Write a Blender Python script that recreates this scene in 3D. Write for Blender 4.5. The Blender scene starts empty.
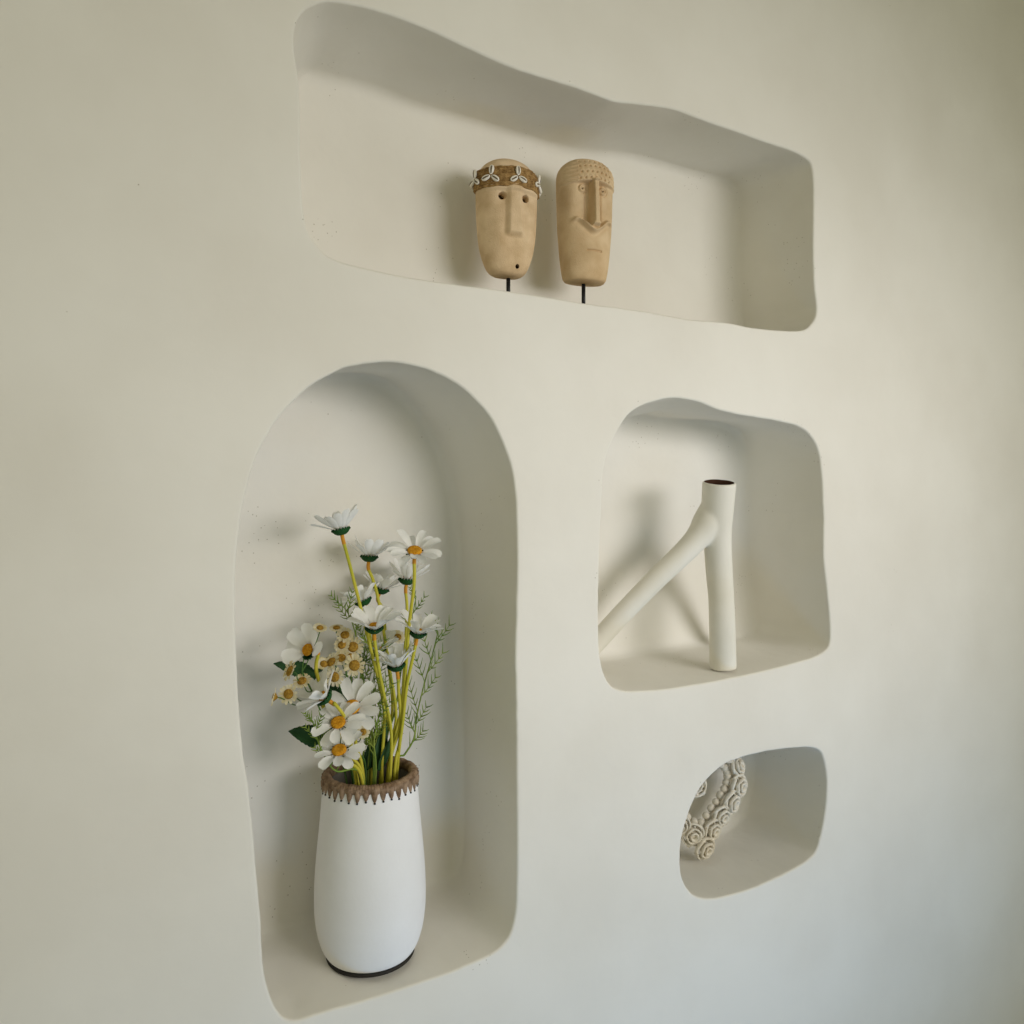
import bpy, bmesh, math, random
from mathutils import Vector, Matrix, noise
R = math.radians
PI = math.pi
C = bpy.context.scene.collection
rnd = random.Random(7)

# ---------------------------------------------------------------- camera maths
F = 800.0                      # focal length in pixels of the 1024 frame
HY = 490.0                     # horizon row
D = 1.25                       # distance of the wall face from the camera
YAW = R(31.85)
EYE = Vector((0, 0, 1.65))
FW = Vector((math.sin(YAW), math.cos(YAW), 0))
RT = Vector((math.cos(YAW), -math.sin(YAW), 0))
UP = Vector((0, 0, 1))

def P(px, py, Y):
    d = FW + RT * ((px - 512) / F) + UP * ((HY - py) / F)
    return EYE + d * (Y / d.y)

cam = bpy.data.cameras.new('camera')
cam.sensor_width = 36
cam.lens = 36 * F / 1024
cam.shift_y = -(512 - HY) / 1024
cam.clip_start = .02
camo = bpy.data.objects.new('camera', cam)
C.objects.link(camo)
camo.location = EYE
camo.rotation_euler = (R(90), 0, -YAW)
bpy.context.scene.camera = camo

# ---------------------------------------------------------------- materials
def mat(name, col, rough=.8, col2=None, nscale=20, bump=0, bscale=200, spec=.3, transl=0, detail=4, lo=.35, hi=.65):
    m = bpy.data.materials.new(name)
    m.use_nodes = True
    nt = m.node_tree
    b = nt.nodes['Principled BSDF']
    b.inputs['Roughness'].default_value = rough
    b.inputs['Specular IOR Level'].default_value = spec
    tc = nt.nodes.new('ShaderNodeTexCoord')
    if col2:
        n = nt.nodes.new('ShaderNodeTexNoise')
        n.inputs['Scale'].default_value = nscale
        n.inputs['Detail'].default_value = detail
        r = nt.nodes.new('ShaderNodeValToRGB')
        r.color_ramp.elements[0].position = lo
        r.color_ramp.elements[1].position = hi
        r.color_ramp.elements[0].color = (*col, 1)
        r.color_ramp.elements[1].color = (*col2, 1)
        nt.links.new(tc.outputs['Object'], n.inputs['Vector'])
        nt.links.new(n.outputs['Fac'], r.inputs['Fac'])
        nt.links.new(r.outputs['Color'], b.inputs['Base Color'])
    else:
        b.inputs['Base Color'].default_value = (*col, 1)
    if bump:
        n2 = nt.nodes.new('ShaderNodeTexNoise')
        n2.inputs['Scale'].default_value = bscale
        n2.inputs['Detail'].default_value = 5
        bp = nt.nodes.new('ShaderNodeBump')
        bp.inputs['Strength'].default_value = bump
        bp.inputs['Distance'].default_value = .002
        nt.links.new(tc.outputs['Object'], n2.inputs['Vector'])
        nt.links.new(n2.outputs['Fac'], bp.inputs['Height'])
        nt.links.new(bp.outputs['Normal'], b.inputs['Normal'])
    if transl:
        t = nt.nodes.new('ShaderNodeBsdfTranslucent')
        t.inputs['Color'].default_value = (*col, 1)
        mx = nt.nodes.new('ShaderNodeMixShader')
        mx.inputs[0].default_value = transl
        nt.links.new(b.outputs[0], mx.inputs[1])
        nt.links.new(t.outputs[0], mx.inputs[2])
        nt.links.new(mx.outputs[0], nt.nodes['Material Output'].inputs[0])
    return m

def plaster(name, pits):
    m = mat(name, (.765, .735, .655), .9, (.82, .795, .72), 3.0, 0, spec=.15, detail=6)
    nt = m.node_tree
    b = nt.nodes['Principled BSDF']
    tc = [n for n in nt.nodes if n.type == 'TEX_COORD'][0]
    ramp = [n for n in nt.nodes if n.type == 'VALTORGB'][0]
    # relief: broad trowel waves + fine grain
    n1 = nt.nodes.new('ShaderNodeTexNoise'); n1.inputs['Scale'].default_value = 7; n1.inputs['Detail'].default_value = 3
    n2 = nt.nodes.new('ShaderNodeTexNoise'); n2.inputs['Scale'].default_value = 70; n2.inputs['Detail'].default_value = 6
    for n in (n1, n2): nt.links.new(tc.outputs['Object'], n.inputs['Vector'])
    b1 = nt.nodes.new('ShaderNodeBump'); b1.inputs['Strength'].default_value = .35; b1.inputs['Distance'].default_value = .012
    b2 = nt.nodes.new('ShaderNodeBump'); b2.inputs['Strength'].default_value = .25 if pits else .12; b2.inputs['Distance'].default_value = .002
    nt.links.new(n1.outputs['Fac'], b1.inputs['Height'])
    nt.links.new(n2.outputs['Fac'], b2.inputs['Height'])
    nt.links.new(b1.outputs['Normal'], b2.inputs['Normal'])
    last = b2
    # pits: small round specks where a broad noise allows them
    v = nt.nodes.new('ShaderNodeTexVoronoi'); v.inputs['Scale'].default_value = 95
    nt.links.new(tc.outputs['Object'], v.inputs['Vector'])
    a = nt.nodes.new('ShaderNodeMath'); a.operation = 'LESS_THAN'; a.inputs[1].default_value = .11
    nt.links.new(v.outputs['Distance'], a.inputs[0])
    n3 = nt.nodes.new('ShaderNodeTexNoise'); n3.inputs['Scale'].default_value = 9; n3.inputs['Detail'].default_value = 3
    nt.links.new(tc.outputs['Object'], n3.inputs['Vector'])
    g = nt.nodes.new('ShaderNodeMath'); g.operation = 'GREATER_THAN'; g.inputs[1].default_value = .60 if pits else .74
    nt.links.new(n3.outputs['Fac'], g.inputs[0])
    mu = nt.nodes.new('ShaderNodeMath'); mu.operation = 'MULTIPLY'
    nt.links.new(a.outputs[0], mu.inputs[0]); nt.links.new(g.outputs[0], mu.inputs[1])
    mx = nt.nodes.new('ShaderNodeMix'); mx.data_type = 'RGBA'
    nt.links.new(mu.outputs[0], mx.inputs['Factor'])
    nt.links.new(ramp.outputs['Color'], mx.inputs['A'])
    mx.inputs['B'].default_value = (.50, .46, .38, 1)
    nt.links.new(mx.outputs['Result'], b.inputs['Base Color'])
    b3 = nt.nodes.new('ShaderNodeBump'); b3.invert = True; b3.inputs['Strength'].default_value = .5; b3.inputs['Distance'].default_value = .002
    nt.links.new(mu.outputs[0], b3.inputs['Height'])
    nt.links.new(last.outputs['Normal'], b3.inputs['Normal'])
    nt.links.new(b3.outputs['Normal'], b.inputs['Normal'])
    return m

M_WALL = plaster('lime_plaster', False)
M_NICHE = plaster('lime_plaster_pitted', True)
M_FLOOR = mat('pale_concrete', (.45, .43, .39), .8, (.55, .53, .48), 4, .2, 60)
M_STONE = mat('carved_sandstone', (.60, .43, .25), .95, (.76, .58, .37), 24, .55, 420, spec=.1)
M_STONE2 = mat('carved_sandstone_pale', (.58, .41, .23), .95, (.72, .55, .34), 20, .55, 420, spec=.1)
M_HOLE = mat('painted_hole_shade', (.06, .035, .015), 1, spec=0)  # near-black colour paints the shade inside the mask holes
M_ROD = mat('black_iron', (.008, .008, .009), .45)
M_ROPE = mat('raffia_twine', (.20, .11, .035), .85, (.42, .26, .10), 130, .8, 350, spec=.2)
M_SHELL = mat('cowrie_shell', (.80, .74, .62), .35, (.9, .86, .78), 60, spec=.5)
M_SLIT = mat('cowrie_slit', (.16, .12, .07), .7)
M_CERAM = mat('white_wash_terracotta', (.84, .83, .81), .62, (.88, .875, .86), 9, .12, 120, spec=.35)
M_FOOT = mat('bare_dark_foot', (.02, .018, .016), .7)
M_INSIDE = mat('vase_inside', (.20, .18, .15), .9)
M_RIM = mat('rattan_rim', (.17, .105, .06), .85, (.36, .25, .16), 70, .9, 260, spec=.2)
M_YV = mat('cream_papier', (.74, .71, .61), .75, (.80, .775, .69), 8, .15, 60, spec=.2)
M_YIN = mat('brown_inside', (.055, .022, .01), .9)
M_PETAL = mat('white_silk_petal', (.95, .95, .92), .75, (.88, .88, .83), 60, transl=.28, spec=.15)
M_DISC = mat('yellow_disc', (.75, .38, .03), .9, (.55, .22, .01), 300, 1, 500, spec=.1)
M_SDISC = mat('mustard_disc', (.50, .30, .05), .95, (.25, .13, .02), 300, 1, 500, spec=.1)
M_SPETAL = mat('cream_petal', (.84, .78, .58), .8, (.66, .56, .28), 90, transl=.2, spec=.1)
M_STEM = mat('yellow_green_stem', (.46, .44, .03), .55, (.56, .50, .05), 30, .1, 100)
M_NECK = mat('orange_stem_neck', (.60, .27, .02), .6)
M_CALYX = mat('dark_green_calyx', (.012, .075, .015), .7)
M_LEAF = mat('dark_green_leaf', (.012, .050, .014), .6, (.022, .085, .02), 30, .3, 90)
M_FERN = mat('fern_green', (.16, .27, .04), .7, (.31, .40, .07), 40, transl=.15)
M_SSTEM = mat('sprig_green', (.05, .12, .025), .7, (.10, .20, .04), 40)
M_CORD = mat('cream_shell_cord', (.70, .63, .50), .7, (.82, .77, .65), 60, .3, 300, spec=.25)

# ---------------------------------------------------------------- helpers
def thing(name, label, cat, loc, rotz=0, group=None):
    o = bpy.data.objects.new(name, None)
    o.empty_display_size = .03
    C.objects.link(o)
    o.location = loc
    o.rotation_euler = (0, 0, rotz)
    o['label'] = label; o['category'] = cat
    if group: o['group'] = group
    return o

def link(name, me, mats, parent=None, smooth=True, world=True):
    """world=True: mesh data is in world coordinates; it is re-based on the parent's location"""
    for m in (mats if isinstance(mats, (list, tuple)) else [mats]): me.materials.append(m)
    if smooth:
        me.polygons.foreach_set('use_smooth', [True] * len(me.polygons))
    o = bpy.data.objects.new(name, me)
    C.objects.link(o)
    if parent:
        o.parent = parent
        if world:
            root = parent
            off = Vector()
            while root: off += root.location; root = root.parent
            me.transform(Matrix.Translation(-off))
    me.update()
    return o

def tomesh(name, bm):
    bmesh.ops.recalc_face_normals(bm, faces=bm.faces)
    me = bpy.data.meshes.new(name); bm.to_mesh(me); bm.free()
    return me

def catmull(pts, n, closed=False):
    out = []
    L = len(pts)
    segs = L if closed else L - 1
    for i in range(segs):
        if closed: a, b, c, d = pts[(i-1) % L], pts[i], pts[(i+1) % L], pts[(i+2) % L]
        else: a, b, c, d = pts[max(i-1, 0)], pts[i], pts[i+1], pts[min(i+2, L-1)]
        for k in range(n):
            t = k / n
            out.append(.5 * ((2*b) + (c-a)*t + (2*a-5*b+4*c-d)*t*t + (3*b-a-3*c+d)*t**3))
    if not closed: out.append(pts[-1].copy())
    return out

def tube(bm, pts, rad, seg=8, cap=True, mi=None):
    """rad: number or function of t in 0..1"""
    n = len(pts); rings = []; a = None
    for i, p in enumerate(pts):
        t = (pts[min(i+1, n-1)] - pts[max(i-1, 0)])
        if t.length < 1e-9: t = Vector((0, 0, 1))
        t.normalize()
        if a is None:
            a = t.cross(Vector((0, 0, 1)) if abs(t.z) < .8 else Vector((1, 0, 0)))
        a = a - t*a.dot(t); a.normalize(); b = t.cross(a)
        r = rad(i/(n-1)) if callable(rad) else rad
        rings.append([bm.verts.new(p + (a*math.cos(2*PI*k/seg) + b*math.sin(2*PI*k/seg))*r) for k in range(seg)])
    for i in range(n-1):
        for k in range(seg):
            f = bm.faces.new((rings[i][k], rings[i][(k+1) % seg], rings[i+1][(k+1) % seg], rings[i+1][k]))
            if mi: f.material_index = mi(i/(n-1))
    if cap:
        bm.faces.new(rings[0][::-1]); bm.faces.new(rings[-1])
    return rings

def lathe(bm, prof, c=Vector((0, 0, 0)), seg=64, mi=None, wob=None):
    rings = []
    for i, (r, z) in enumerate(prof):
        if r < 1e-5: rings.append([bm.verts.new(c + Vector((0, 0, z)))])
        else: rings.append([bm.verts.new(c + Vector((r*math.cos(2*PI*k/seg), r*math.sin(2*PI*k/seg), z))) for k in range(seg)])
    for i in range(len(prof)-1):
        A, B = rings[i], rings[i+1]
        for k in range(seg):
            k2 = (k+1) % seg
            if len(A) == 1 and len(B) == 1: continue
            if len(A) == 1: f = bm.faces.new((A[0], B[k2], B[k]))
            elif len(B) == 1: f = bm.faces.new((A[k], A[k2], B[0]))
            else: f = bm.faces.new((A[k], A[k2], B[k2], B[k]))
            if mi: f.material_index = mi(i)
    return rings

def blob(bm, c, ax, ay, az, seg=12, rng=8):
    """ellipsoid with axis vectors"""
    top = bm.verts.new(c + az); bot = bm.verts.new(c - az); rows = []
    for j in range(1, rng):
        a = PI*j/rng
        rows.append([bm.verts.new(c + az*math.cos(a) + (ax*math.cos(2*PI*k/seg) + ay*math.sin(2*PI*k/seg))*math.sin(a)) for k in range(seg)])
    for k in range(seg):
        k2 = (k+1) % seg
        bm.faces.new((top, rows[0][k], rows[0][k2]))
        for j in range(len(rows)-1): bm.faces.new((rows[j][k], rows[j+1][k], rows[j+1][k2], rows[j][k2]))
        bm.faces.new((rows[-1][k], bot, rows[-1][k2]))

def frame(n):
    n = n.normalized()
    a = n.cross(UP)
    if a.length < .05: a = n.cross(Vector((0, 1, 0)))
    a.normalize()
    return a, n.cross(a), n

def sst(a, b, x):
    t = max(0, min(1, (x-a)/(b-a))); return t*t*(3-2*t)

# ---------------------------------------------------------------- wall with four niches
DEPTH = .24
YB = D + DEPTH
N1 = [(328,1.4),(310,7),(300.5,16),(294.5,33),(295,55),(299,82),(300.5,123),(301,164),(303,202),(307,227),(315.5,243),(329,256),(351,264),(389,273),(428,280),(509,291),(560,299),(585,303),(648,311.5),(689,319),(724,322),(750,327),(777,330),(803,330),(814,321),(817,308),(814.5,285),(813.5,244),(814,197),(812.5,168),(807,158.5),(791,150),(765,141.5),(736,131),(706,121),(677,110),(656,106),(618,102),(604,97.6),(577,87.5),(559,82),(512,67),(471,49),(433,31),(403,19),(376,10),(348,3.5)]
N1B = [(295,80),(335,80),(376,89),(411,104),(466,120),(512,134),(556,147),(580,152),(633,156),(677,168),(712,177),(728,182),(735,197),(736,232),(735,262)]
N1_LOW = [(814.5,285),(817,308),(814,321),(803,330),(777,330),(750,327),(724,322),(689,319),(648,311.5),(585,303),(560,299),(509,291),(428,280),(389,273),(351,264),(329,256),(315.5,243),(307,227),(303,202),(301,164),(300.5,123)]   # the shelf runs level from its front edge
N2 = [(385.6,362),(360.6,364.5),(338.8,370),(310.6,386),(289,406),(270,430),(256,459),(246.6,490.6),(240,525),(236,569),(235.6,615),(237,662),(242,740),(249.7,796),(256,865),(260.6,915),(262.5,955),(266,981),(274,1005),(284,1018),(297,1020),(318,1014),(345,1005.6),(382,994.7),(439,976),(470,964),(495,952),(509,937),(515,918),(517,896),(517.5,834),(517,771),(516.5,700),(515.5,662),(516.5,615),(517.5,569),(517,525),(515,487.5),(509,459),(495,425),(479,403),(457.5,384),(432.5,371),(407.5,364)]
N2B = [(335,374),(362,374),(385,381),(414,407),(435.6,440),(448,475),(456,512),(459,569),(459.5,662),(461,760),(461,840),(457,866),(446,879),(426,889),(314,921),(262,935),(215,947),(195,935),(190,880),(188,700),(188,560),(198,490),(225,430),(265,392),(300,378)]
N3 = [(670.6,398),(652,402),(633,411),(620,427),(609.5,449),(604,470),(602,505),(600,552),(599,599),(599.4,645),(602.5,667),(609,683),(620.6,690),(639,691),(674,688),(711,681.6),(749,674),(783,666),(814,657),(827,649),(830.6,638),(830,617),(827,586),(824,555),(824,514),(822,474),(819,452),(811,436),(798,426),(773,420),(748,416),(723,411),(702,403),(686,399)]
N3B = [(620,420),(633,414),(658,418),(705,420),(728,426),(739,437),(742.5,473),(744,536),(750,598),(752,622),(747,634),(733,638),(711,641),(658,650),(603,657.5),(565,662),(545,655),(538,640),(535,560),(536,480),(545,440),(580,424)]
N4 = [(810,747.6),(797,748),(778,750),(760,753),(741,758),(726,764),(713,774),(701,788),(693.4,802),(687.8,817),(683,834),(680.6,850),(680.8,867),(684,882),(691.5,893),(702.7,898),(716,898),(734,894),(753,888),(775,878.5),(794,869),(808,860),(816.8,850),(821.4,834),(825,815),(827.4,793),(826.6,772),(823,756),(818,750)]

def toXZ(pts, Y):
    v = [P(a, b, Y) for a, b in pts]
    return [Vector((p.x, 0, p.z)) for p in v]

NS = 260
class Outline:
    def __init__(s, pts, c, ext):
        s.poly = catmull(pts, 8, True); s.c = c; s.e = ext
        s.r = [s.ray(2*PI*k/NS) for k in range(NS)]
    def ray(s, a):
        d = Vector((math.cos(a), 0, math.sin(a))); best = 0
        q = [Vector(((p.x-s.c.x)/s.e[0], 0, (p.z-s.c.z)/s.e[1])) for p in s.poly] if not hasattr(s, 'q') else s.q
        s.q = q
        for i in range(len(q)):
            p0, p1 = q[i], q[(i+1) % len(q)]
            e = p1 - p0
            det = d.x*(-e.z) - d.z*(-e.x)
            if abs(det) < 1e-12: continue
            t = (p0.x*(-e.z) - p0.z*(-e.x))/det
            u = (d.x*p0.z - d.z*p0.x)/det
            if -1e-6 <= u <= 1+1e-6 and t > best: best = t
        return best
    def pt(s, k, scale=1):
        a = 2*PI*k/NS
        return Vector((s.c.x + math.cos(a)*s.r[k]*s.e[0]*scale, 0, s.c.z + math.sin(a)*s.r[k]*s.e[1]*scale))

def offset(ring, o):
    n = len(ring); out = []
    for i in range(n):
        t = ring[(i+2) % n] - ring[(i-2) % n]; t.normalize()
        out.append(ring[i] + Vector((t.z, 0, -t.x)) * o)       # outward for counter-clockwise rings
    return out

def niche(front, back, low, parent, depth=DEPTH, rf=.022, re=.005, wav=.0022):
    fp = toXZ(front, D)
    xs = [p.x for p in fp]; zs = [p.z for p in fp]
    c = Vector(((min(xs)+max(xs))/2, 0, (min(zs)+max(zs))/2)); ext = ((max(xs)-min(xs))/2, (max(zs)-min(zs))/2)
    fo = Outline(fp, c, ext)
    bo = Outline(toXZ(back, D+depth) + toXZ(low, D), c, ext) if back else fo
    Rf = [fo.pt(k) for k in range(NS)]
    Rb = [bo.pt(k) for k in range(NS)]
    Rf = [p + (c-p).normalized()*.0011*(noise.noise(p*28) + .5*noise.noise(p*75)) for p in Rf]
    rings = []
    def put(r, y): rings.append([Vector((p.x, y, p.z)) for p in r])
    put(offset(Rf, .014), D)
    for i in range(7):
        a = PI/2*i/6
        put(offset(Rf, re*(1-math.sin(a))), D + re*(1-math.cos(a)))
    m = 14
    for i in range(1, m+1):
        t = i/m; y = D + re + (depth-re-rf)*t
        tt = (y-D)/depth
        ring = [Rf[k].lerp(Rb[k], tt) for k in range(NS)]
        w = math.sin(PI*min(1, t))
        ring = [p + (c-p).normalized()*wav*w*(noise.noise(Vector((p.x*9, y*9, p.z*9)))+.3) for p in ring]
        ring = [p + (c-p).normalized()*.0012*w*noise.noise(Vector((p.x*45, y*45, p.z*45))) for p in ring]
        put(ring, y)
    base = [Rf[k].lerp(Rb[k], 1) for k in range(NS)]
    for i in range(1, 8):
        a = PI/2*i/7
        put(offset(base, -rf*(1-math.cos(a))), D+depth-rf + rf*math.sin(a))
    last = offset(base, -rf)
    for s in (.93, .8, .6, .4, .2):
        put([c.lerp(p, s) for p in last], D+depth)
    bm = bmesh.new()
    vr = [[bm.verts.new(p) for p in r] for r in rings]
    for i in range(len(vr)-1):
        for k in range(NS):
            k2 = (k+1) % NS
            bm.faces.new((vr[i][k], vr[i][k2], vr[i+1][k2], vr[i+1][k]))
    cv = bm.verts.new(Vector((c.x, D+depth, c.z)))
    for k in range(NS): bm.faces.new((vr[-1][k], vr[-1][(k+1) % NS], cv))
    me = bpy.data.meshes.new('niche'); bm.to_mesh(me); bm.free()
    # the surface must face the room: check one back face
    f = me.polygons[len(me.polygons)-1]
    if f.normal.y > 0: me.flip_normals()
    o = link('niche', me, M_NICHE, parent)
    return o, rings[0], rings

def build_wall():
    X0, X1, Z0, Z1, T = -1.6, 5.2, 0.0, 3.6, .40
    wall_root = bpy.data.objects.new('wall_back', bpy.data.meshes.new('wall_back'))
    C.objects.link(wall_root)
    wall_root['kind'] = 'structure'
    wall_root['label'] = 'off-white hand-trowelled plaster wall with four rounded display niches'
    loops = []; allr = []
    for f, b, lw in ((N1, N1B, N1_LOW), (N2, N2B, []), (N3, N3B, []), (N4, None, [])):
        o, l, r = niche(f, b, lw, wall_root)
        loops.append(l); allr.append(r)
    bm = bmesh.new(); edges = []
    def loop(pts):
        vs = [bm.verts.new(p) for p in pts]
        for i in range(len(vs)): edges.append(bm.edges.new((vs[i], vs[(i+1) % len(vs)])))
        return vs
    outer = loop([Vector((X0, D, Z0)), Vector((X1, D, Z0)), Vector((X1, D, Z1)), Vector((X0, D, Z1))])
    for l in loops: loop(l)
    bmesh.ops.triangle_fill(bm, use_beauty=True, use_dissolve=False, edges=edges, normal=Vector((0, -1, 0)))
    bk = [bm.verts.new(v.co + Vector((0, T, 0))) for v in outer]
    for i in range(4):
        bm.faces.new((outer[i], outer[(i+1) % 4], bk[(i+1) % 4], bk[i]))
    bm.faces.new(bk)
    bm.normal_update()
    for f in bm.faces:
        if abs(f.normal.y) > .9 and f.calc_center_median().y < D+.01 and f.normal.y > 0: f.normal_flip()
    bm.to_mesh(wall_root.data); bm.free()
    wall_root.data.materials.append(M_WALL)
    return wall_root, allr

WALL, RINGS = build_wall()

def floor_z(idx, x, y):
    """height of a niche's floor under a point"""
    best = None
    rings = RINGS[idx]
    cz = sum(p.z for p in rings[0])/len(rings[0])
    lo = None
    r = min(rings[:22], key=lambda q: abs(q[0].y - y))
    n = len(r)
    for i in range(n):
        a, b = r[i], r[(i+1) % n]
        if (a.x-x)*(b.x-x) <= 0 and a.z < cz and abs(a.x-b.x) > 1e-9:
            z = a.z + (b.z-a.z)*(x-a.x)/(b.x-a.x)
            if lo is None or z < lo: lo = z
    return lo

bm = bmesh.new()
vs = [bm.verts.new(p) for p in ((-3, -4.5, 0), (5.2, -4.5, 0), (5.2, D+.4, 0), (-3, D+.4, 0))]
bm.faces.new(vs)
r = bmesh.ops.extrude_face_region(bm, geom=bm.faces[:])
for v in [g for g in r['geom'] if isinstance(g, bmesh.types.BMVert)]: v.co.z -= .1
fl = link('floor', tomesh('floor', bm), M_FLOOR, None, smooth=False)
fl['kind'] = 'structure'; fl['label'] = 'pale concrete floor below the niche wall'

# ---------------------------------------------------------------- carved masks
def prof_fn(tab):
    def f(t):
        if t <= tab[0][0]: return tab[0][1]
        for (a, va), (b, vb) in zip(tab, tab[1:]):
            if t <= b:
                s = (t-a)/(b-a)
                return va + (vb-va)*s
        return tab[-1][1]
    return f

def smooth_tab(tab):
    pts = catmull([Vector((a, b, 0)) for a, b in tab], 10)
    return prof_fn([(p.x, max(p.y, 0)) for p in pts])

def mask_mesh(H, wf, A, BF, BB, disp, hole=None, nz=300, na=300, flatbot=True):
    """x right, -y front, z up. returns mesh; wf(t) = relative half width"""
    bm = bmesh.new(); rows = []
    angs = []
    nf = int(na*.74); nb = na-nf
    for k in range(nf): angs.append(-PI/2 + PI*(k/nf))
    for k in range(nb): angs.append(PI/2 + PI*(k/nb))
    ts = [0]
    for j in range(1, nz): 
        s = j/nz
        ts.append(s)
    ts = [(.5-.5*math.cos(PI*s))*.25 + s*.75 for s in ts]
    for t in ts:
        w = wf(t); row = []
        for a in angs:
            sx = math.sin(a); cy = math.cos(a)
            x = A*w*(abs(sx)**.9)*(1 if sx >= 0 else -1)
            ww = w**.85
            y = -(BF if cy > 0 else BB)*ww*(abs(cy)**.9)*(1 if cy >= 0 else -1)
            z = t*H
            if cy > 0:
                d = disp(x, z, w*A)
                y -= d * sst(0, .35, cy)
            row.append(bm.verts.new((x, y, z)))
        rows.append(row)
    n = len(angs)
    for j in range(len(rows)-1):
        for k in range(n):
            k2 = (k+1) % n
            f = bm.faces.new((rows[j][k], rows[j][k2], rows[j+1][k2], rows[j+1][k]))
            if hole:
                c = f.calc_center_median()
                if math.cos(angs[k]) > 0 and hole(c.x, c.z): f.material_index = 1
    # bottom and crown
    for row, z in ((rows[0], -.002), (rows[-1], H)):
        cv = bm.verts.new((0, sum(v.co.y for v in row)/n, z))
        for k in range(n): bm.faces.new((row[k], row[(k+1) % n], cv))
    return tomesh('carved_head', bm)

def cyl_pts(bm, c, r, h, seg=20):
    lathe(bm, [(0, 0), (r, 0), (r, h), (0, h)], c, seg)

def bevel_box(bm, c, sx, sy, sz, b=.001):
    r = bmesh.ops.create_cube(bm, size=1)
    bmesh.ops.scale(bm, vec=(sx, sy, sz), verts=r['verts'])
    bmesh.ops.translate(bm, vec=c, verts=r['verts'])
    es = list({e for v in r['verts'] for e in v.link_edges})
    bmesh.ops.bevel(bm, geom=es, offset=b, segments=2, affect='EDGES')

def stand(root, rodtop, base_w, x=0, y=0):
    bm = bmesh.new(); bevel_box(bm, Vector((0, 0, .005)), base_w, base_w*.9, .010)
    link('stand_base', tomesh('stand_base', bm), M_ROD, root, smooth=False, world=False)
    bm = bmesh.new(); tube(bm, [Vector((x, y, .009)), Vector((x, y, rodtop))], .0042, 12)
    link('stand_rod', tomesh('stand_rod', bm), M_ROD, root, world=False)

# --- mask with shell headband
Y1 = 1.385
b1 = P(506, 277.5, Y1); t1 = P(506, 161, Y1)
fz = floor_z(0, b1.x, Y1)
H1 = t1.z - b1.z
wf1 = smooth_tab([(0, .42), (.02, .56), (.06, .68), (.13, .79), (.22, .885), (.33, .945), (.46, .98), (.6, 1), (.75, 1), (.83, .97), (.89, .87), (.94, .70), (.975, .47), (.993, .22), (1, .06)])
S1 = H1/680
def z1(y): return (785-y)*S1
def disp1(x, z, w):
    d = 0
    zn = z1(312); zb = z1(578)
    # brow shelf and nose
    t = (zn - z)/(zn-zb)
    if -.15 < t < 1.1:
        hw = .0105 + .0035*t
        k = sst(hw+.009, hw-.003, abs(x)) * sst(1.05, .93, t) * sst(-.15, 0.05, t)
        d += k*(.0055 + .0065*t)
    # brow: everything above the brow line stands proud
    d += .0055*sst(z1(335), z1(316), z)*sst(z1(200), z1(260), z)*sst(.066, .052, abs(x))
    # eye sockets shallow
    ez = z1(358)
    d -= .0035*math.exp(-(((abs(x)-.024)/.012)**2 + ((z-ez+.004)/.012)**2))
    # mild cheeks and chin
    d += .004*math.exp(-((abs(x)-.03)/.014)**2 - ((z-z1(560))/.04)**2)
    d -= .020*sst(.0078, .0064, math.hypot(abs(x)-.0245, z-ez))
    d -= .014*sst(.0042, .0030, math.hypot(x-.011, z-z1(742)))
    return d
def hole1(x, z):
    return math.hypot(x-.011, z-z1(742)) < .0040 or math.hypot(abs(x)-.0245, z-z1(358)) < .0066
m1 = thing('mask_sculpture', 'oval sandstone mask wearing a brown twine headband with cowrie shells, in the top niche', 'mask', (b1.x, Y1, fz), R(-10))
off = b1.z - fz
A1 = .064
me = mask_mesh(H1, wf1, A1, .048, .03, disp1, hole1)
me.transform(Matrix.Translation((0, 0, off)))
link('carved_head', me, [M_STONE, M_HOLE], m1, world=False)
stand(m1, off+.012, .07, .005)
# headband: wound twine following the head's section
zb0, zb1 = z1(312)+off, z1(192)+off
bm = bmesh.new(); na = 120; prof = []
NSTR = 8
for i in range(NSTR*6+1):
    s = i/(NSTR*6)
    prof.append((s, .0022 + .0022*abs(math.sin(PI*s*NSTR))**.6))
rows = []
for s, o_ in prof:
    z = zb0 + (zb1-zb0)*s
    t = (z-off)/H1; w = wf1(t); row = []
    for k in range(na):
        a = 2*PI*k/na; sx = math.sin(a); cy = math.cos(a)
        tw = .0006*math.sin(k*1.9 + i)
        x = (A1*w+o_+tw)*(abs(sx)**.9)*(1 if sx >= 0 else -1)
        y = -((.048 if cy > 0 else .03)*w**.85 + o_ + tw + (.0045 if cy > 0 else 0)*abs(cy))*(abs(cy)**.9)*(1 if cy >= 0 else -1)
        row.append(bm.verts.new((x, y, z + .0015*math.sin(a*3+1)+.0006*math.sin(k*.7))))
    rows.append(row)
for j in range(len(rows)-1):
    for k in range(na): bm.faces.new((rows[j][k], rows[j][(k+1) % na], rows[j+1][(k+1) % na], rows[j+1][k]))
for row in (rows[0], rows[-1]):
    z = row[0].co.z
    inn = [bm.verts.new((v.co.x*.9, v.co.y*.9, z)) for v in row]
    for k in range(na): bm.faces.new((row[k], row[(k+1) % na], inn[(k+1) % na], inn[k]))
band = link('headband', tomesh('headband', bm), M_ROPE, m1, world=False)
band['label'] = 'brown wound twine headband'
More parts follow.
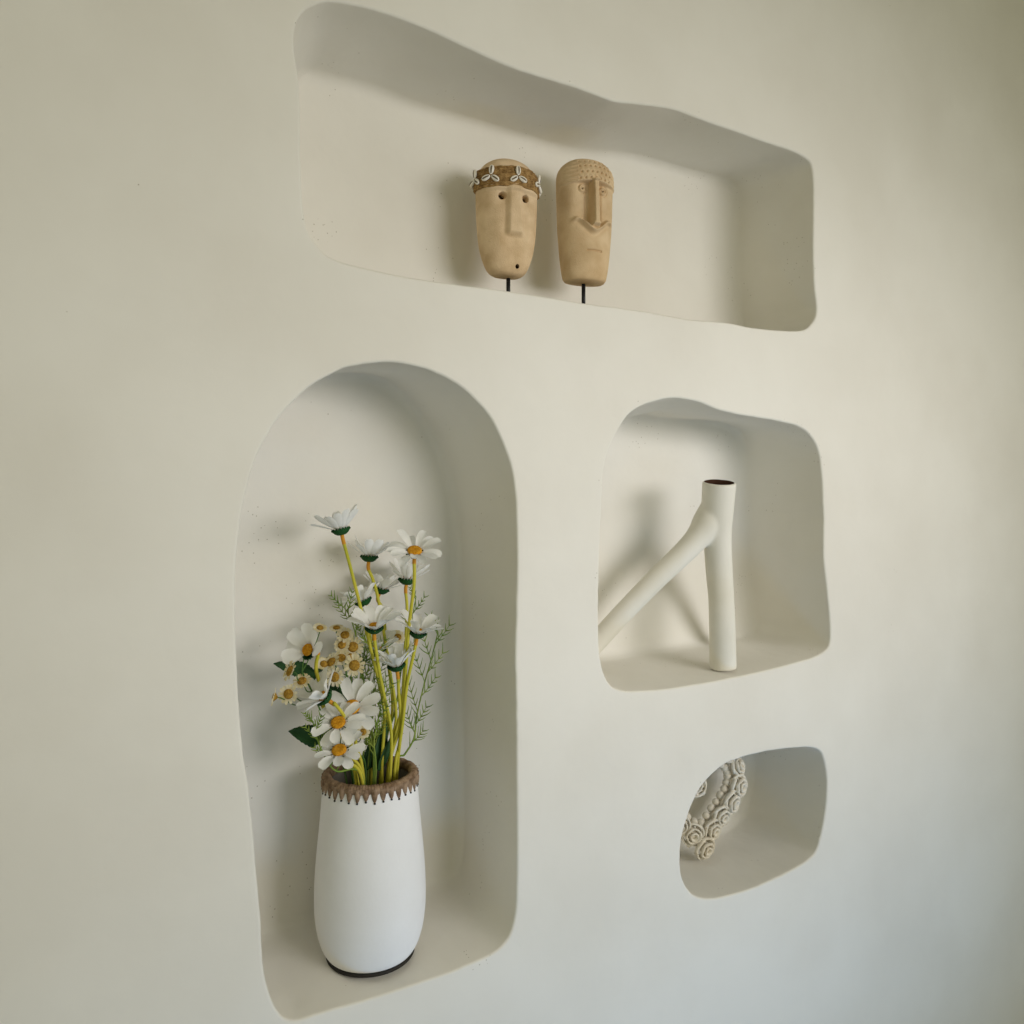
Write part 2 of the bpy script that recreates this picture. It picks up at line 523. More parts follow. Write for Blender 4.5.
def cowrie_mesh():
    bm = bmesh.new(); ns, nr = 20, 14; L, W, H = .0094, .0053, .0038
    rows = []
    for j in range(nr+1):
        a = PI*j/nr; row = []
        u = -math.cos(a)*L
        rr = math.sin(a)*(1-.12*math.cos(a))
        for k in range(ns):
            b = 2*PI*k/ns
            v = math.cos(b)*W*rr; w = math.sin(b)*H*rr
            if math.sin(b) > .2: w -= .0022*math.exp(-(v/.0009)**2)*rr
            row.append(bm.verts.new((v, w, u)))
        rows.append(row)
    for j in range(nr):
        for k in range(ns):
            try: f = bm.faces.new((rows[j][k], rows[j][(k+1) % ns], rows[j+1][(k+1) % ns], rows[j+1][k]))
            except ValueError: continue
            c = f.calc_center_median()
            if abs(c.x) < .0013 and c.y > 0 and abs(c.z) < L*.8: f.material_index = 1
    bmesh.ops.remove_doubles(bm, verts=bm.verts, dist=1e-6)
    me = tomesh('cowrie_shell', bm)
    me.materials.append(M_SHELL); me.materials.append(M_SLIT)
    me.polygons.foreach_set('use_smooth', [True]*len(me.polygons))
    return me
cow = cowrie_mesh()
zc = (zb0+zb1)/2
for ci, (ang, spin) in enumerate(((-82, .1), (-43, .12), (3, -.05), (55, .2), (108, 0), (180, .1), (-125, 0))):
    a = R(ang); w = wf1((zc-off)/H1)
    cx = (A1*w+.0075)*math.sin(a)
    cyv = -((.048 if math.cos(a) > 0 else .03)*w**.85+.0105)*math.cos(a)
    n = Vector((math.sin(a)/A1, -math.cos(a)/.048, 0)).normalized()
    tx = Vector((-n.y, n.x, 0))
    for q in range(3):
        th = spin + q*2*PI/3
        d = UP*math.cos(th) + tx*math.sin(th)
        side = d.cross(n)
        o = bpy.data.objects.new('cowrie_shell', cow)
        C.objects.link(o); o.parent = band
        M = Matrix((( side.x, n.x, d.x), (side.y, n.y, d.y), (side.z, n.z, d.z)))
        o.matrix_local = Matrix.Translation(Vector((cx, cyv, zc)) + d*.0108) @ M.to_4x4()

# --- long bearded-looking mask with pricked cap
Y2 = 1.385
b2 = P(583.5, 283.5, Y2); t2 = P(584, 162, Y2)
fz = floor_z(0, b2.x, Y2)
H2 = t2.z - b2.z; S2 = H2/725
wf2 = smooth_tab([(0, .70), (.02, .76), (.06, .80), (.15, .86), (.3, .92), (.45, .965), (.6, .985), (.78, 1), (.86, .975), (.91, .88), (.955, .70), (.98, .49), (.994, .25), (1, .08)])
A2 = .0635
def z2(y): return (830-y)*S2
def disp2(x, z, w):
    d = 0; ax = abs(x)
    # carved face is set back below the cap, nose stays proud
    capz = z2(284) + .004*math.cos(x*40)
    face = sst(capz+.0015, capz-.0015, z)
    low = sst(z2(522), z2(492), z)          # above the moustache
    soc = face*low
    d -= .0080*soc*sst(.054, .018, ax)*sst(.004, .008, ax)
    d -= .0065*soc*sst(.024, .014, ax)*sst(.004, .009, ax)
    # nose ridge
    zn, zb = capz, z2(528)
    if z < zn+.004 and z > zb-.006:
        t = (zn-z)/(zn-zb)
        hw = .0065 + .0015*t
        d += (.009 + .007*t)*sst(hw+.0025, hw-.001, ax)*sst(1.05, .97, t)
    d += .0050*sst(capz-.001, capz+.002, z)*sst(H2, H2*.85, z)
    # moustache wings running up and out from the nose foot
    mz = z2(554) + sst(0, .04, ax)*.024 - .006*sst(.03, .055, ax)
    d += .0095*math.exp(-((z-mz)/.0042)**2)*sst(.052, .040, ax)
    d -= .003*math.exp(-((z-(mz-.010))/.006)**2)*sst(.05, .03, ax)
    # pursed mouth
    mo = z2(672)
    d += .006*math.exp(-((z-mo)/.016)**2-(x/.026)**2)
    d -= .0050*math.exp(-((z-mo)/.0016)**2)*sst(.0185, .0165, ax)
    d += .003*math.exp(-((z-z2(740))/.02)**2-(x/.03)**2)
    # eyes: ring and pupil
    ez = z2(312); q = math.hypot(ax-.0245, z-ez)
    d += .0032*math.exp(-((q-.0066)/.0014)**2) - .002*math.exp(-((q-.0098)/.002)**2) + .0020*sst(.0042, .0035, q) - .0045*sst(.0028, .0016, q)
    # cap: pricked points in the middle, ribs at the side
    if z > capz and z < z2(125):
        if ax < .038:
            gx = (x/.0112); gz = (z-capz-.008)/.0128
            row = round(gz); sh = .25*(row % 2)
            fx = gx - sh - round(gx-sh); fz_ = gz-row
            if -.2 < row < 3.2:
                d += .0016*math.exp(-((fx/.34)**2+((fz_-.22)/.24)**2)) - .0052*math.exp(-((fx/.16)**2+((fz_+.10)/.16)**2))
        else:
            d += .0012*math.sin((z-capz)*2*PI/.0085)
    return d
def hole2(x, z):
    return math.hypot(abs(x)-.0245, z-z2(312)) < .0018
m2 = thing('mask_sculpture', 'sandstone mask with pricked cap, ridge nose and moustache, standing in the top niche', 'mask', (b2.x, Y2, fz), R(-9))
off = b2.z - fz
me = mask_mesh(H2, wf2, A2, .052, .032, disp2, hole2, nz=330, na=330)
me.transform(Matrix.Translation((0, 0, off)))
link('carved_head', me, [M_STONE2, M_HOLE], m2, world=False)
stand(m2, off+.012, .075)

# ---------------------------------------------------------------- white vase
YV = 1.358
vb = P(370.5, 946, YV)
vz = floor_z(1, vb.x, YV)
VC = Vector((vb.x, YV, vz))
vtop = P(370.5, 774, YV).z
HV = vtop - vz
vase = thing('flower_vase', 'tall white vase with toothed brown rattan rim standing in the arched niche', 'vase', VC)
prof = [(0, .004), (.066, .004), (.0735, .006), (.0790, .010), (.0868, .024), (.0940, .048), (.0978, .075), (.0990, .10), (.0985, .13), (.0965, .165), (.0930, .205), (.0890, .245), (.0850, HV-.025), (.0830, HV-.008), (.0800, HV), (.075, HV), (.0735, HV-.01), (.078, HV-.06), (.085, .12), (.078, .04), (.05, .02), (0, .018)]
pv = catmull([Vector((r, z, 0)) for r, z in prof[:14]], 5) 
pr = [(p.x, p.y) for p in pv]
bm = bmesh.new(); lathe(bm, pr + prof[14:16], seg=96)
link('vase_body', tomesh('vase_body', bm), M_CERAM, vase, world=False)
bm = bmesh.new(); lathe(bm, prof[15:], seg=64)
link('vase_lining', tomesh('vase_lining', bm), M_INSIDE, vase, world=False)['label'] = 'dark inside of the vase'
bm = bmesh.new(); lathe(bm, [(0, 0), (.0772, 0), (.0788, .002), (.0778, .006), (.07, .0062), (0, .0062)], seg=80)
link('vase_foot', tomesh('vase_foot', bm), M_FOOT, vase, world=False)['label'] = 'black foot ring'
# rim: wrapped torus with pointed stitches
bm = bmesh.new(); RR, rr, ns, nt_ = .0768, .0084, 416, 14
rings = []
for k in range(ns):
    a = 2*PI*k/ns
    wr = .0006*math.sin(k*2*PI/4) + .0005*math.sin(k*.37)
    rings.append([bm.verts.new(((RR+(rr+wr)*math.cos(2*PI*j/nt_))*math.cos(a), (RR+(rr+wr)*math.cos(2*PI*j/nt_))*math.sin(a), HV-.001+(rr*1.05+wr)*math.sin(2*PI*j/nt_))) for j in range(nt_)])
for k in range(ns):
    for j in range(nt_): bm.faces.new((rings[k][j], rings[(k+1) % ns][j], rings[(k+1) % ns][(j+1) % nt_], rings[k][(j+1) % nt_]))
NT = 36
for i in range(NT):
    a = 2*PI*(i+.3)/NT
    er = Vector((math.cos(a), math.sin(a), 0)); et = Vector((-math.sin(a), math.cos(a), 0))
    LT = .0225 + .0018*math.sin(i*2.3)
    rows = []
    for j in range(9):
        s = j/8; zz = HV + .003 - LT*s
        w = .0070*(1-s**2.6)**.6 if s < 1 else .0008
        th = .0045*(1-s)**.35 if s < 1 else .0006
        ro = .0828 + .0018*s if s > .25 else .0822
        rows.append([bm.verts.new(er*(ro-.003) + et*(-w) + UP*zz), bm.verts.new(er*(ro+th*.7) + et*(-w*.6) + UP*zz), bm.verts.new(er*(ro+th) + UP*zz), bm.verts.new(er*(ro+th*.7) + et*(w*.6) + UP*zz), bm.verts.new(er*(ro-.003) + et*w + UP*zz)])
    for j in range(8):
        for q in range(4):
            bm.faces.new((rows[j][q], rows[j+1][q], rows[j+1][q+1], rows[j][q+1]))
    # dark hole at the tip
    n0 = len(bm.faces)
    c = er*.0852 + UP*(HV+.003-LT-.0004)
    vs = [bm.verts.new(c + er*.0010 + et*.0019*math.cos(b) + UP*.0017*math.sin(b)) for b in [2*PI*k/8 for k in range(8)]]
    vi = [bm.verts.new(v.co - er*.002) for v in vs]
    f = bm.faces.new(vs); f.material_index = 1
    for q in range(8):
        f = bm.faces.new((vs[q], vs[(q+1) % 8], vi[(q+1) % 8], vi[q])); f.material_index = 1
link('vase_rim', tomesh('vase_rim', bm), [M_RIM, M_FOOT], vase, world=False)['label'] = 'brown wrapped rattan rim with pointed stitches'

# ---------------------------------------------------------------- flowers
CAMDIR = -FW
def ndir(r, u, c): return (RT*r + UP*u + CAMDIR*c).normalized()

def petal_mesh(base, out, n, L, W, cup, droop, twist, seed):
    """petal rooted at base; out = radial unit, n = flower axis"""
    bm = bmesh.new(); NL, NW = 9, 6
    rr = random.Random(seed)
    side = n.cross(out)
    rows = []
    pos = base.copy(); ang = cup
    wob = rr.uniform(-.15, .15)
    for i in range(NL+1):
        s = i/NL
        w = W*(.34 + .66*sst(0, .55, s))*(1 if s < .78 else math.sqrt(max(0, 1-((s-.78)/.235)**2)))
        d = out*math.cos(ang) + n*math.sin(ang)
        nn = -out*math.sin(ang) + n*math.cos(ang)
        row = []
        for k in range(NW+1):
            q = k/NW*2-1
            cupd = .22*w*(q*q) - .05*w*math.cos(q*PI*3)*(1-s)
            notch = -.05*L*abs(math.cos(q*PI*1.5))*(s > .95)
            row.append(bm.verts.new(pos + side*(q*w + wob*s*s*L*.5) + nn*(cupd + twist*q*w*s) + d*notch))
        rows.append(row)
        pos = pos + d*(L/NL)
        ang -= droop/NL*(1.6*s+.2)
    for i in range(NL):
        for k in range(NW): bm.faces.new((rows[i][k], rows[i][k+1], rows[i+1][k+1], rows[i+1][k]))
    me = bpy.data.meshes.new('petal'); bm.to_mesh(me); bm.free()
    return me

def stem_obj(pts, r, root, mats, neck=True, name='stem'):
    bm = bmesh.new()
    sp = catmull(pts, 8)
    ln = sum((b-a).length for a, b in zip(sp, sp[1:]))
    mi = (lambda t: 1 if t*(len(sp)-1) < 9 else 0) if neck else None
    tube(bm, sp, lambda t: r*(1.0+.15*(t*(len(sp)-1) < 9.5)), 8, mi=mi)
    return link(name, tomesh(name, bm), mats, root)

GRP = 'white daisies in the tall vase'
dcount = [0]
def daisy(label, head, n, path, cup=50, droop=45, L=.041, W=.0076, np_=13, skipdir=None, calyx=True, jit=8, rd=.0135):
    """head: centre of the calyx; path: further stem points down into the vase"""
    n = n.normalized(); a, b, n = frame(n)
    dcount[0] += 1; seed = dcount[0]*31; rr = random.Random(seed)
    end = path[-1]
    root = thing('daisy', label, 'flower', end)
    root['group'] = GRP
    del root['group']
    hc = head + n*.006                      # receptacle
    for i in range(np_):
        th = 2*PI*i/np_ + rr.uniform(-.09, .09)
        out = a*math.cos(th) + b*math.sin(th)
        if skipdir is not None and out.dot(skipdir.normalized()) > .62: continue
        c = R(cup + rr.uniform(-jit, jit) + (6 if i % 2 else -4))
        me = petal_mesh(hc + out*.0085 + n*(.0012*(i % 2)), out, n, L*rr.uniform(.9, 1.07), W*rr.uniform(.88, 1.08), c, R(droop + rr.uniform(-16, 16)), rr.uniform(-.35, .35), seed+i)
        link('petal', me, M_PETAL, root)
    bm = bmesh.new()
    # yellow disc: domed with a dimpled crown
    for (ri, zi, rj, zj) in ((0, 0, 0, 0),): pass
    if cup > 30: rd = .0088
    prof = [(0, .0045), (rd*.3, .0052), (rd*.6, .0062), (rd*.83, .0056), (rd*.97, .0036), (rd, .0005), (rd*.7, -.003), (0, -.004)]
    lathe(bm, [(r, z) for r, z in prof], seg=28)
    Mx = Matrix((a, b, n)).transposed().to_4x4()
    bmesh.ops.transform(bm, matrix=Matrix.Translation(hc + n*.002) @ Mx, verts=bm.verts)
    link('flower_disc', tomesh('flower_disc', bm), M_DISC, root)
    if calyx:
        bm = bmesh.new(); ns = 36; rows = []
        for j, (r, z) in enumerate([(.0022, -.004), (.0070, -.0032), (.0112, -.0002), (.0140, .0035), (.0160, .0075)]):
            row = []
            for k in range(ns):
                tz = (.0022*(1 if k % 2 else -1) if j == 4 else 0)
                rr_ = r + (-.0002 if k % 2 else .0004)*j
                row.append(bm.verts.new(Vector((rr_*math.cos(2*PI*k/ns), rr_*math.sin(2*PI*k/ns), z+tz))))
            rows.append(row)
        for j in range(4):
            for k in range(ns): bm.faces.new((rows[j][k], rows[j][(k+1) % ns], rows[j+1][(k+1) % ns], rows[j+1][k]))
        bm.faces.new(rows[0][::-1])
        bmesh.ops.transform(bm, matrix=Matrix.Translation(head) @ Mx, verts=bm.verts)
        link('calyx', tomesh('calyx', bm), M_CALYX, root)
    stem_obj([head - n*.001, head - n*.016] + path, .0031, root, [M_STEM, M_NECK])
    return root

# where stems meet in the vase: points in the mouth and inside
def mouth(dx, dy): return VC + Vector((dx, dy, HV+.004))
def inner(dx, dy, dz=.16): return VC + Vector((dx, dy, dz))
Q = P
daisy('topmost daisy, seen from the side with petals fanned upward', Q(341.6,533,1.345), ndir(-.22, .97, -.02), [Q(349,562,1.35), Q(358,597,1.355), Q(371,650,1.36), Q(384,710,1.37), mouth(.022, .0), inner(.03, .01)], cup=37, droop=-12, L=.046, jit=13)
daisy('daisy below and right of the topmost one, seen side-on with pale thin petals', Q(369,560,1.405), ndir(.05, .98, -.1), [Q(373,580,1.405), Q(379,603,1.405), Q(388,660,1.40), Q(396,720,1.39), mouth(.028, .015), inner(.02, .02)], cup=40, droop=-8, L=.043, jit=12)
daisy('highest open daisy at the right, yellow disc showing', Q(414.5,555,1.335), ndir(.10, .84, .53), [Q(414,585,1.335), Q(409,627,1.34), Q(404.5,685,1.35), Q(400,740,1.36), mouth(.042, -.012), inner(.035, -.01)], cup=24, droop=40, L=.045, W=.0080, np_=13)
daisy('daisy just behind and under the highest open one, dark calyx showing', Q(406.5,583,1.41), ndir(.08, .96, -.1), [Q(407,610,1.41), Q(405,650,1.405), Q(401,710,1.39), mouth(.04, .012), inner(.03, .01)], cup=38, droop=-8, L=.045, jit=12)
daisy('small half-hidden daisy behind the second highest stem', Q(380,592,1.435), ndir(.25, .95, -.1), [Q(383,612,1.435), Q(388,660,1.43), Q(392,715,1.41), mouth(.02, .03), inner(.02, .02)], cup=42, droop=0, L=.038, jit=12)
daisy('half-hidden daisy left of the bouquet centre, behind the topmost stem', Q(364.5,604,1.42), ndir(-.38, .9, .0), [Q(368,625,1.42), Q(378,680,1.41), Q(388,730,1.40), mouth(.01, .03), inner(.01, .02)], cup=36, droop=8, L=.042)
daisy('large upturned daisy in the middle of the bouquet', Q(374.3,631,1.335), ndir(.02, .93, .26), [Q(376,650,1.335), Q(380,675,1.34), Q(384,695,1.345), Q(391,730,1.355), mouth(.03, -.02), inner(.02, -.01)], cup=42, droop=30, L=.046, W=.0088, np_=14)
daisy('upturned daisy at the right edge, level with the middle one', Q(417.2,636,1.34), ndir(.18, .96, .12), [Q(413,657,1.34), Q(407,685,1.345), Q(403,720,1.352), mouth(.05, -.005), inner(.04, -.005)], cup=38, droop=34, L=.046, W=.0088, np_=14)
daisy('dim daisy tucked behind the large middle one', Q(377,652,1.405), ndir(.05, .9, .15), [Q(379,675,1.405), Q(385,715,1.395), mouth(.012, .02), inner(.01, .02)], cup=38, droop=10, L=.042)
daisy('lowest daisy on the right side, between the two thick stems', Q(396.7,669,1.345), ndir(-.12, .93, .12), [Q(398.5,690,1.35), Q(400,725,1.36), mouth(.036, .0), inner(.03, .0)], cup=46, droop=18, L=.041)
daisy('leftmost large daisy, with long petals above a dark leaf', Q(311.5,651,1.335), ndir(-.50, .38, .78), [Q(316,668,1.345), Q(321,690,1.35), Q(327,725,1.355), Q(340,760,1.36), mouth(-.03, -.01), inner(-.01, -.01)], cup=28, droop=14, L=.040, W=.0125, np_=8, skipdir=RT*.25-UP, rd=.0105)
daisy('daisy tilted to the upper left, seen from behind on an arched stem', Q(327,699,1.315), ndir(-.62, .62, .35), [Q(335,704,1.31), Q(344,716,1.312), Q(352,733,1.318), Q(351,755,1.33), mouth(-.026, -.03), inner(-.02, -.01)], cup=40, droop=20, L=.044, W=.0095, np_=11)
daisy('open daisy with bluish white petals at the centre front', Q(352.8,709,1.34), ndir(.06, .60, .80), [Q(355,722,1.352), Q(356,745,1.355), mouth(-.018, -.01), inner(-.01, -.01)], cup=16, droop=22, L=.044, W=.0095, np_=11)
daisy('open daisy low in the bouquet with wide side petals', Q(339,726,1.312), ndir(-.02, .80, .58), [Q(343,740,1.33), Q(346,757,1.34), mouth(-.035, -.02), inner(-.03, -.01)], cup=12, droop=30, L=.040, W=.0088, np_=11, rd=.0125)
daisy('lowest open daisy, just above the rattan rim', Q(340,754,1.305), ndir(-.05, .86, .48), [Q(344,762,1.322), mouth(-.030, -.035)+Vector((0, 0, .004)), inner(-.01, -.01)], cup=14, droop=26, L=.037, W=.0086, np_=11, rd=.0125)

# --- feverfew sprigs: many little flowers on branching stems
def blossom(root, c, n, r=.0100, petals=True, seed=0):
    a, b, n = frame(n); rr = random.Random(seed)
    bm = bmesh.new(); rd = r*.66
    lathe(bm, [(0, .0035), (rd*.5, .0034), (rd*.85, .0022), (rd, .0002), (rd*.6, -.0025), (.0012, -.0055), (0, -.0055)], seg=18)
    Mx = Matrix((a, b, n)).transposed().to_4x4()
    bmesh.ops.transform(bm, matrix=Matrix.Translation(c) @ Mx, verts=bm.verts)
    h = link('blossom', tomesh('blossom', bm), M_SDISC, root)
    bm = bmesh.new(); k_ = 13
    for i in range(k_):
        th = 2*PI*i/k_ + rr.uniform(-.08, .08); out = a*math.cos(th)+b*math.sin(th); sd = n.cross(out)
        Lp = (r*.72)*rr.uniform(.85, 1.1); w = .0031; up_ = rr.uniform(.15, .45)
        rows = []
        for j in range(5):
            s = j/4; ww = w*(.7+.3*s)*(1 if s < .8 else .62)
            p = c + out*(rd*.85 + Lp*s) + n*(Lp*s*up_ - .004*s*s*.4)
            rows.append([bm.verts.new(p - sd*ww + n*.0005), bm.verts.new(p - n*.0002), bm.verts.new(p + sd*ww + n*.0005)])
        for j in range(4):
            for q in range(2): bm.faces.new((rows[j][q], rows[j][q+1], rows[j+1][q+1], rows[j+1][q]))
    me = bpy.data.meshes.new('petals'); bm.to_mesh(me); bm.free()
    # petals sit under the disc blossom as its sub-part
    o = link('petals', me, M_SPETAL, None)
    offv = root.location.copy(); me.transform(Matrix.Translation(-offv)); o.parent = h
    return h

def sprig(label, path, heads):
    root = thing('feverfew_sprig', label, 'flower', path[-1])
    bm = bmesh.new(); sp = catmull(path, 8)
    tube(bm, sp, .0016, 6)
    link('stem', tomesh('stem', bm), M_SSTEM, root)
    for i, (x, y, Y, n, s) in enumerate(heads):
        c = Q(x, y, Y)
        # branch leaves the main stem some way below the head
        cand = [p for p in sp if p.z < c.z - .02] or sp
        j = min(cand, key=lambda p: (p-c).length + abs((c.z-p.z)-.05)*.6)
        bm = bmesh.new()
        nn = n.normalized()
        mid = j.lerp(c, .5) + Vector((0, 0, -.008))
        tube(bm, catmull([c - nn*.004, c - nn*.012, mid, j], 6), .0010, 5)
        link('branch', tomesh('branch', bm), M_SSTEM, root)
        blossom(root, c, nn, .0118*s, True, i*7+len(label))
    return root

sprig('sprig of tiny yellow-centred flowers spreading to the left edge of the bouquet',
      [Q(302,672,1.335), Q(316,700,1.34), Q(330,735,1.35), Q(345,765,1.36), mouth(-.035, .0), inner(-.02, 0)],
      [(290,671,1.325,ndir(-.7,.45,.55),1.2), (302,681,1.33,ndir(-.1,.7,.6),1.05), (288.5,694,1.325,ndir(-.1,.15,1),1.1), (274.5,697,1.33,ndir(-.9,.2,.15),1.0), (306,634,1.37,ndir(-.1,.85,.35),.95), (320,628,1.385,ndir(.2,.8,.4),.8)])
sprig('sprig of tiny yellow-centred flowers clustered left of the bouquet centre',
      [Q(345,640,1.38), Q(346,670,1.375), Q(350,710,1.37), Q(358,750,1.365), mouth(-.005, .01), inner(-.01, .01)],
      [(336.5,628,1.385,ndir(.05,.9,.3),.85), (345,635,1.38,ndir(.1,.6,.75),1.05), (342,645,1.375,ndir(-.1,.5,.8),1.0), (353,647,1.372,ndir(.1,.4,.9),1.25), (341,658,1.36,ndir(.0,.7,.7),1.1), (331.5,662,1.345,ndir(-.4,.6,.6),1.15), (354.5,665.5,1.335,ndir(.05,.2,1),1.25), (334.5,677,1.33,ndir(-.15,.1,1),1.15), (350,657,1.365,ndir(.1,.7,.6),1.0), (324,664,1.35,ndir(.3,.6,.6),.9), (398,637,1.40,ndir(.3,.5,.6),.9), (363,732,1.34,ndir(.2,.4,.8),.8)])

# --- broad dark leaves
def leaf(name, base, tip, nrm, W, root, bend=.12, serr=.10, seed=1):
    d = (tip-base); L = d.length; d.normalize()
    s = d.cross(nrm).normalized(); n = s.cross(d).normalized()
    bm = bmesh.new(); NL = 22; rows = []
    for i in range(NL+1):
        t = i/NL
        w = W*(math.sin(PI*min(1, t**.8))**.75)
        w *= 1 - serr*((i % 2))
        p = base + d*L*t + n*(-bend*L*(t*t))
        if i in (0, NL): w = .0008
        row = []
        for q in (-1, -.5, 0, .5, 1): row.append(bm.verts.new(p + s*w*q + n*(abs(q)*w*.28) - d*(abs(q)*w*.18 if i else 0)))
        rows.append(row)
    for i in range(NL):
        for k in range(4): bm.faces.new((rows[i][k], rows[i][k+1], rows[i+1][k+1], rows[i+1][k]))
    r = bmesh.ops.extrude_face_region(bm, geom=bm.faces[:])
    for v in [g for g in r['geom'] if isinstance(g, bmesh.types.BMVert)]: v.co -= n*.0006
    return link(name, tomesh(name, bm), M_LEAF, root)

def leaf_spray(label, path, leaves):
    root = thing('leaf_spray', label, 'foliage', path[-1])
    bm = bmesh.new(); tube(bm, catmull(path, 8), .0017, 6)
    link('stem', tomesh('stem', bm), M_SSTEM, root)
    for b, t, n, w, bd in leaves: leaf('leaf', b, t, n, w, root, bd)
    return root

leaf_spray('upper left spray of broad dark green serrated leaves', [Q(316,676,1.375), Q(324,705,1.375), Q(338,745,1.37), mouth(-.03, .012), inner(-.02, .01)],
           [(Q(316,678,1.375), Q(276,661,1.375), ndir(.05,.75,.6), .019, .1), (Q(316,678,1.375), Q(334,652,1.39), ndir(-.5,.3,.8), .016, .1), (Q(322,700,1.375), Q(345,690,1.39), ndir(.2,.6,.7), .015, .1), (Q(330,722,1.385), Q(352,676,1.40), ndir(.1,.3,.9), .019, .1), (Q(326,712,1.385), Q(334,668,1.395), ndir(-.2,.3,.9), .017, .1)])
leaf_spray('lower left dark green serrated leaf beside the rim', [Q(328,742,1.37), Q(338,758,1.37), mouth(-.045, .005), inner(-.02, .01)],
           [(Q(329,742,1.37), Q(290.5,730,1.365), ndir(.1,.6,.75), .0215, .08), (Q(338,750,1.38), Q(327,716,1.385), ndir(-.2,.3,.9), .016, .08)])
leaf_spray('upright glossy dark leaves rising from the vase mouth', [mouth(.008, .006)+Vector((0,0,.008)), mouth(.008, .006), inner(.01, 0)],
           [(mouth(.010, .004), Q(387,722,1.375), ndir(.5,.1,.8), .013, .05), (mouth(.000, .012), Q(379,728,1.39), ndir(-.3,.1,.9), .014, .05), (mouth(.014, -.002), Q(392,738,1.36), ndir(.8,.1,.6), .010, .04), (mouth(-.002, .01), Q(370,741,1.385), ndir(-.6,.1,.8), .012, .05)])

# --- feathery green sprigs
def fern(label, path, side_n=9, L=.05, need=.013, seed=3, spread=1.0):
    side_n = int(side_n*.8); need *= 1.25
    rr = random.Random(seed)
    root = thing('fern_sprig', label, 'foliage', path[-1])
    sp = catmull(path, 8)
    bm = bmesh.new(); tube(bm, sp, lambda t: .0009+.0012*t, 6)
    link('stem', tomesh('stem', bm), M_FERN, root)
    bm = bmesh.new()
    top = [p for p in sp if p.z > VC.z+HV+.03]
    n = len(top)
    def needle(p, d, l):
        q = p + d*l*.6 + Vector((0, 0, l*.12)); e = p + d*l + Vector((0, 0, l*.35))
        tube(bm, [p, q, e], lambda t: .00125*(1-.7*t), 4)
    for i in range(side_n):
        t = (i+.3)/side_n
        p = top[min(n-1, int(t*(n-1)))]
        ax = (top[max(0, int(t*(n-1))-2)] - top[min(n-1, int(t*(n-1))+2)])
        ax = ax.normalized() if ax.length > 0 else UP
        sg = 1 if i % 2 else -1
        sdv = (RT*sg*spread + CAMDIR*rr.uniform(-.5, .5)).normalized()
        bl = L*(.45+.55*math.sin(PI*min(1, t*.9+.1)))*rr.uniform(.7, 1.1)
        d = (ax*.85 + sdv*.6).normalized()
        pts = [p + d*bl*s + Vector((0, 0, bl*.18*s*s)) for s in (0, .25, .5, .75, 1)]
        tube(bm, pts, lambda t: .0010*(1-.5*t), 5)
        for s in (.25, .5, .75, 1):
            c = p + d*bl*s + Vector((0, 0, bl*.18*s*s))
            for g in (-1, 1):
                nd = (d*.7 + (d.cross(CAMDIR)).normalized()*g*.7 + CAMDIR*rr.uniform(-.4, .4)).normalized()
                needle(c, nd, need*rr.uniform(.6, 1.2)*(1-.3*s))
    for i in range(0, n, 3):
        c = top[i]
        nd = (UP*.7 + RT*rr.uniform(-1, 1)*.8 + CAMDIR*rr.uniform(-.6, .6)).normalized()
        needle(c, nd, need*1.1)
    link('foliage', tomesh('foliage', bm), M_FERN, root)
    return root
fern('feathery green sprig rising alone at the right side of the bouquet', [Q(438,632,1.37), Q(431,660,1.37), Q(424,685,1.368), Q(417,715,1.365), Q(414,738,1.362), Q(405,754,1.362), mouth(.05, .0), inner(.03, 0)], 13, .046, .015, 5)
fern('tallest feathery sprig in the middle, behind the large upturned daisy', [Q(344,607,1.40), Q(352,622,1.40), Q(360,655,1.395), Q(366,700,1.385), Q(370,745,1.38), mouth(.0, .01), inner(0, .01)], 13, .04, .012, 8)
fern('feathery sprig reaching up behind the thick right-hand stems', [Q(416,597,1.42), Q(411,625,1.42), Q(402,665,1.41), Q(394,715,1.395), mouth(.02, .02), inner(.01, .01)], 9, .034, .010, 9)
fern('dense feathery sprig filling the bouquet just left of the thick stems', [Q(374,655,1.375), Q(374,690,1.372), Q(372,725,1.37), mouth(.006, .0), inner(0, 0)], 14, .048, .014, 12)
fern('short feathery sprig low in the bouquet centre', [Q(384,690,1.355), Q(379,715,1.357), Q(374,742,1.36), mouth(.006, -.01), inner(0, 0)], 9, .04, .013, 15)
fern('small feathery sprig drooping over the left of the rattan rim', [Q(313,722,1.315), Q(317,738,1.315), Q(324,755,1.315), Q(336,771,1.318), mouth(-.028, -.035)+Vector((0,0,.006)), inner(-.01, -.02)], 8, .026, .010, 19)
fern('wispy feathery sprig behind the tiny flower cluster', [Q(366,640,1.40), Q(362,670,1.40), Q(362,705,1.39), Q(366,740,1.385), mouth(-.008, .02), inner(0, .01)], 11, .04, .012, 23)

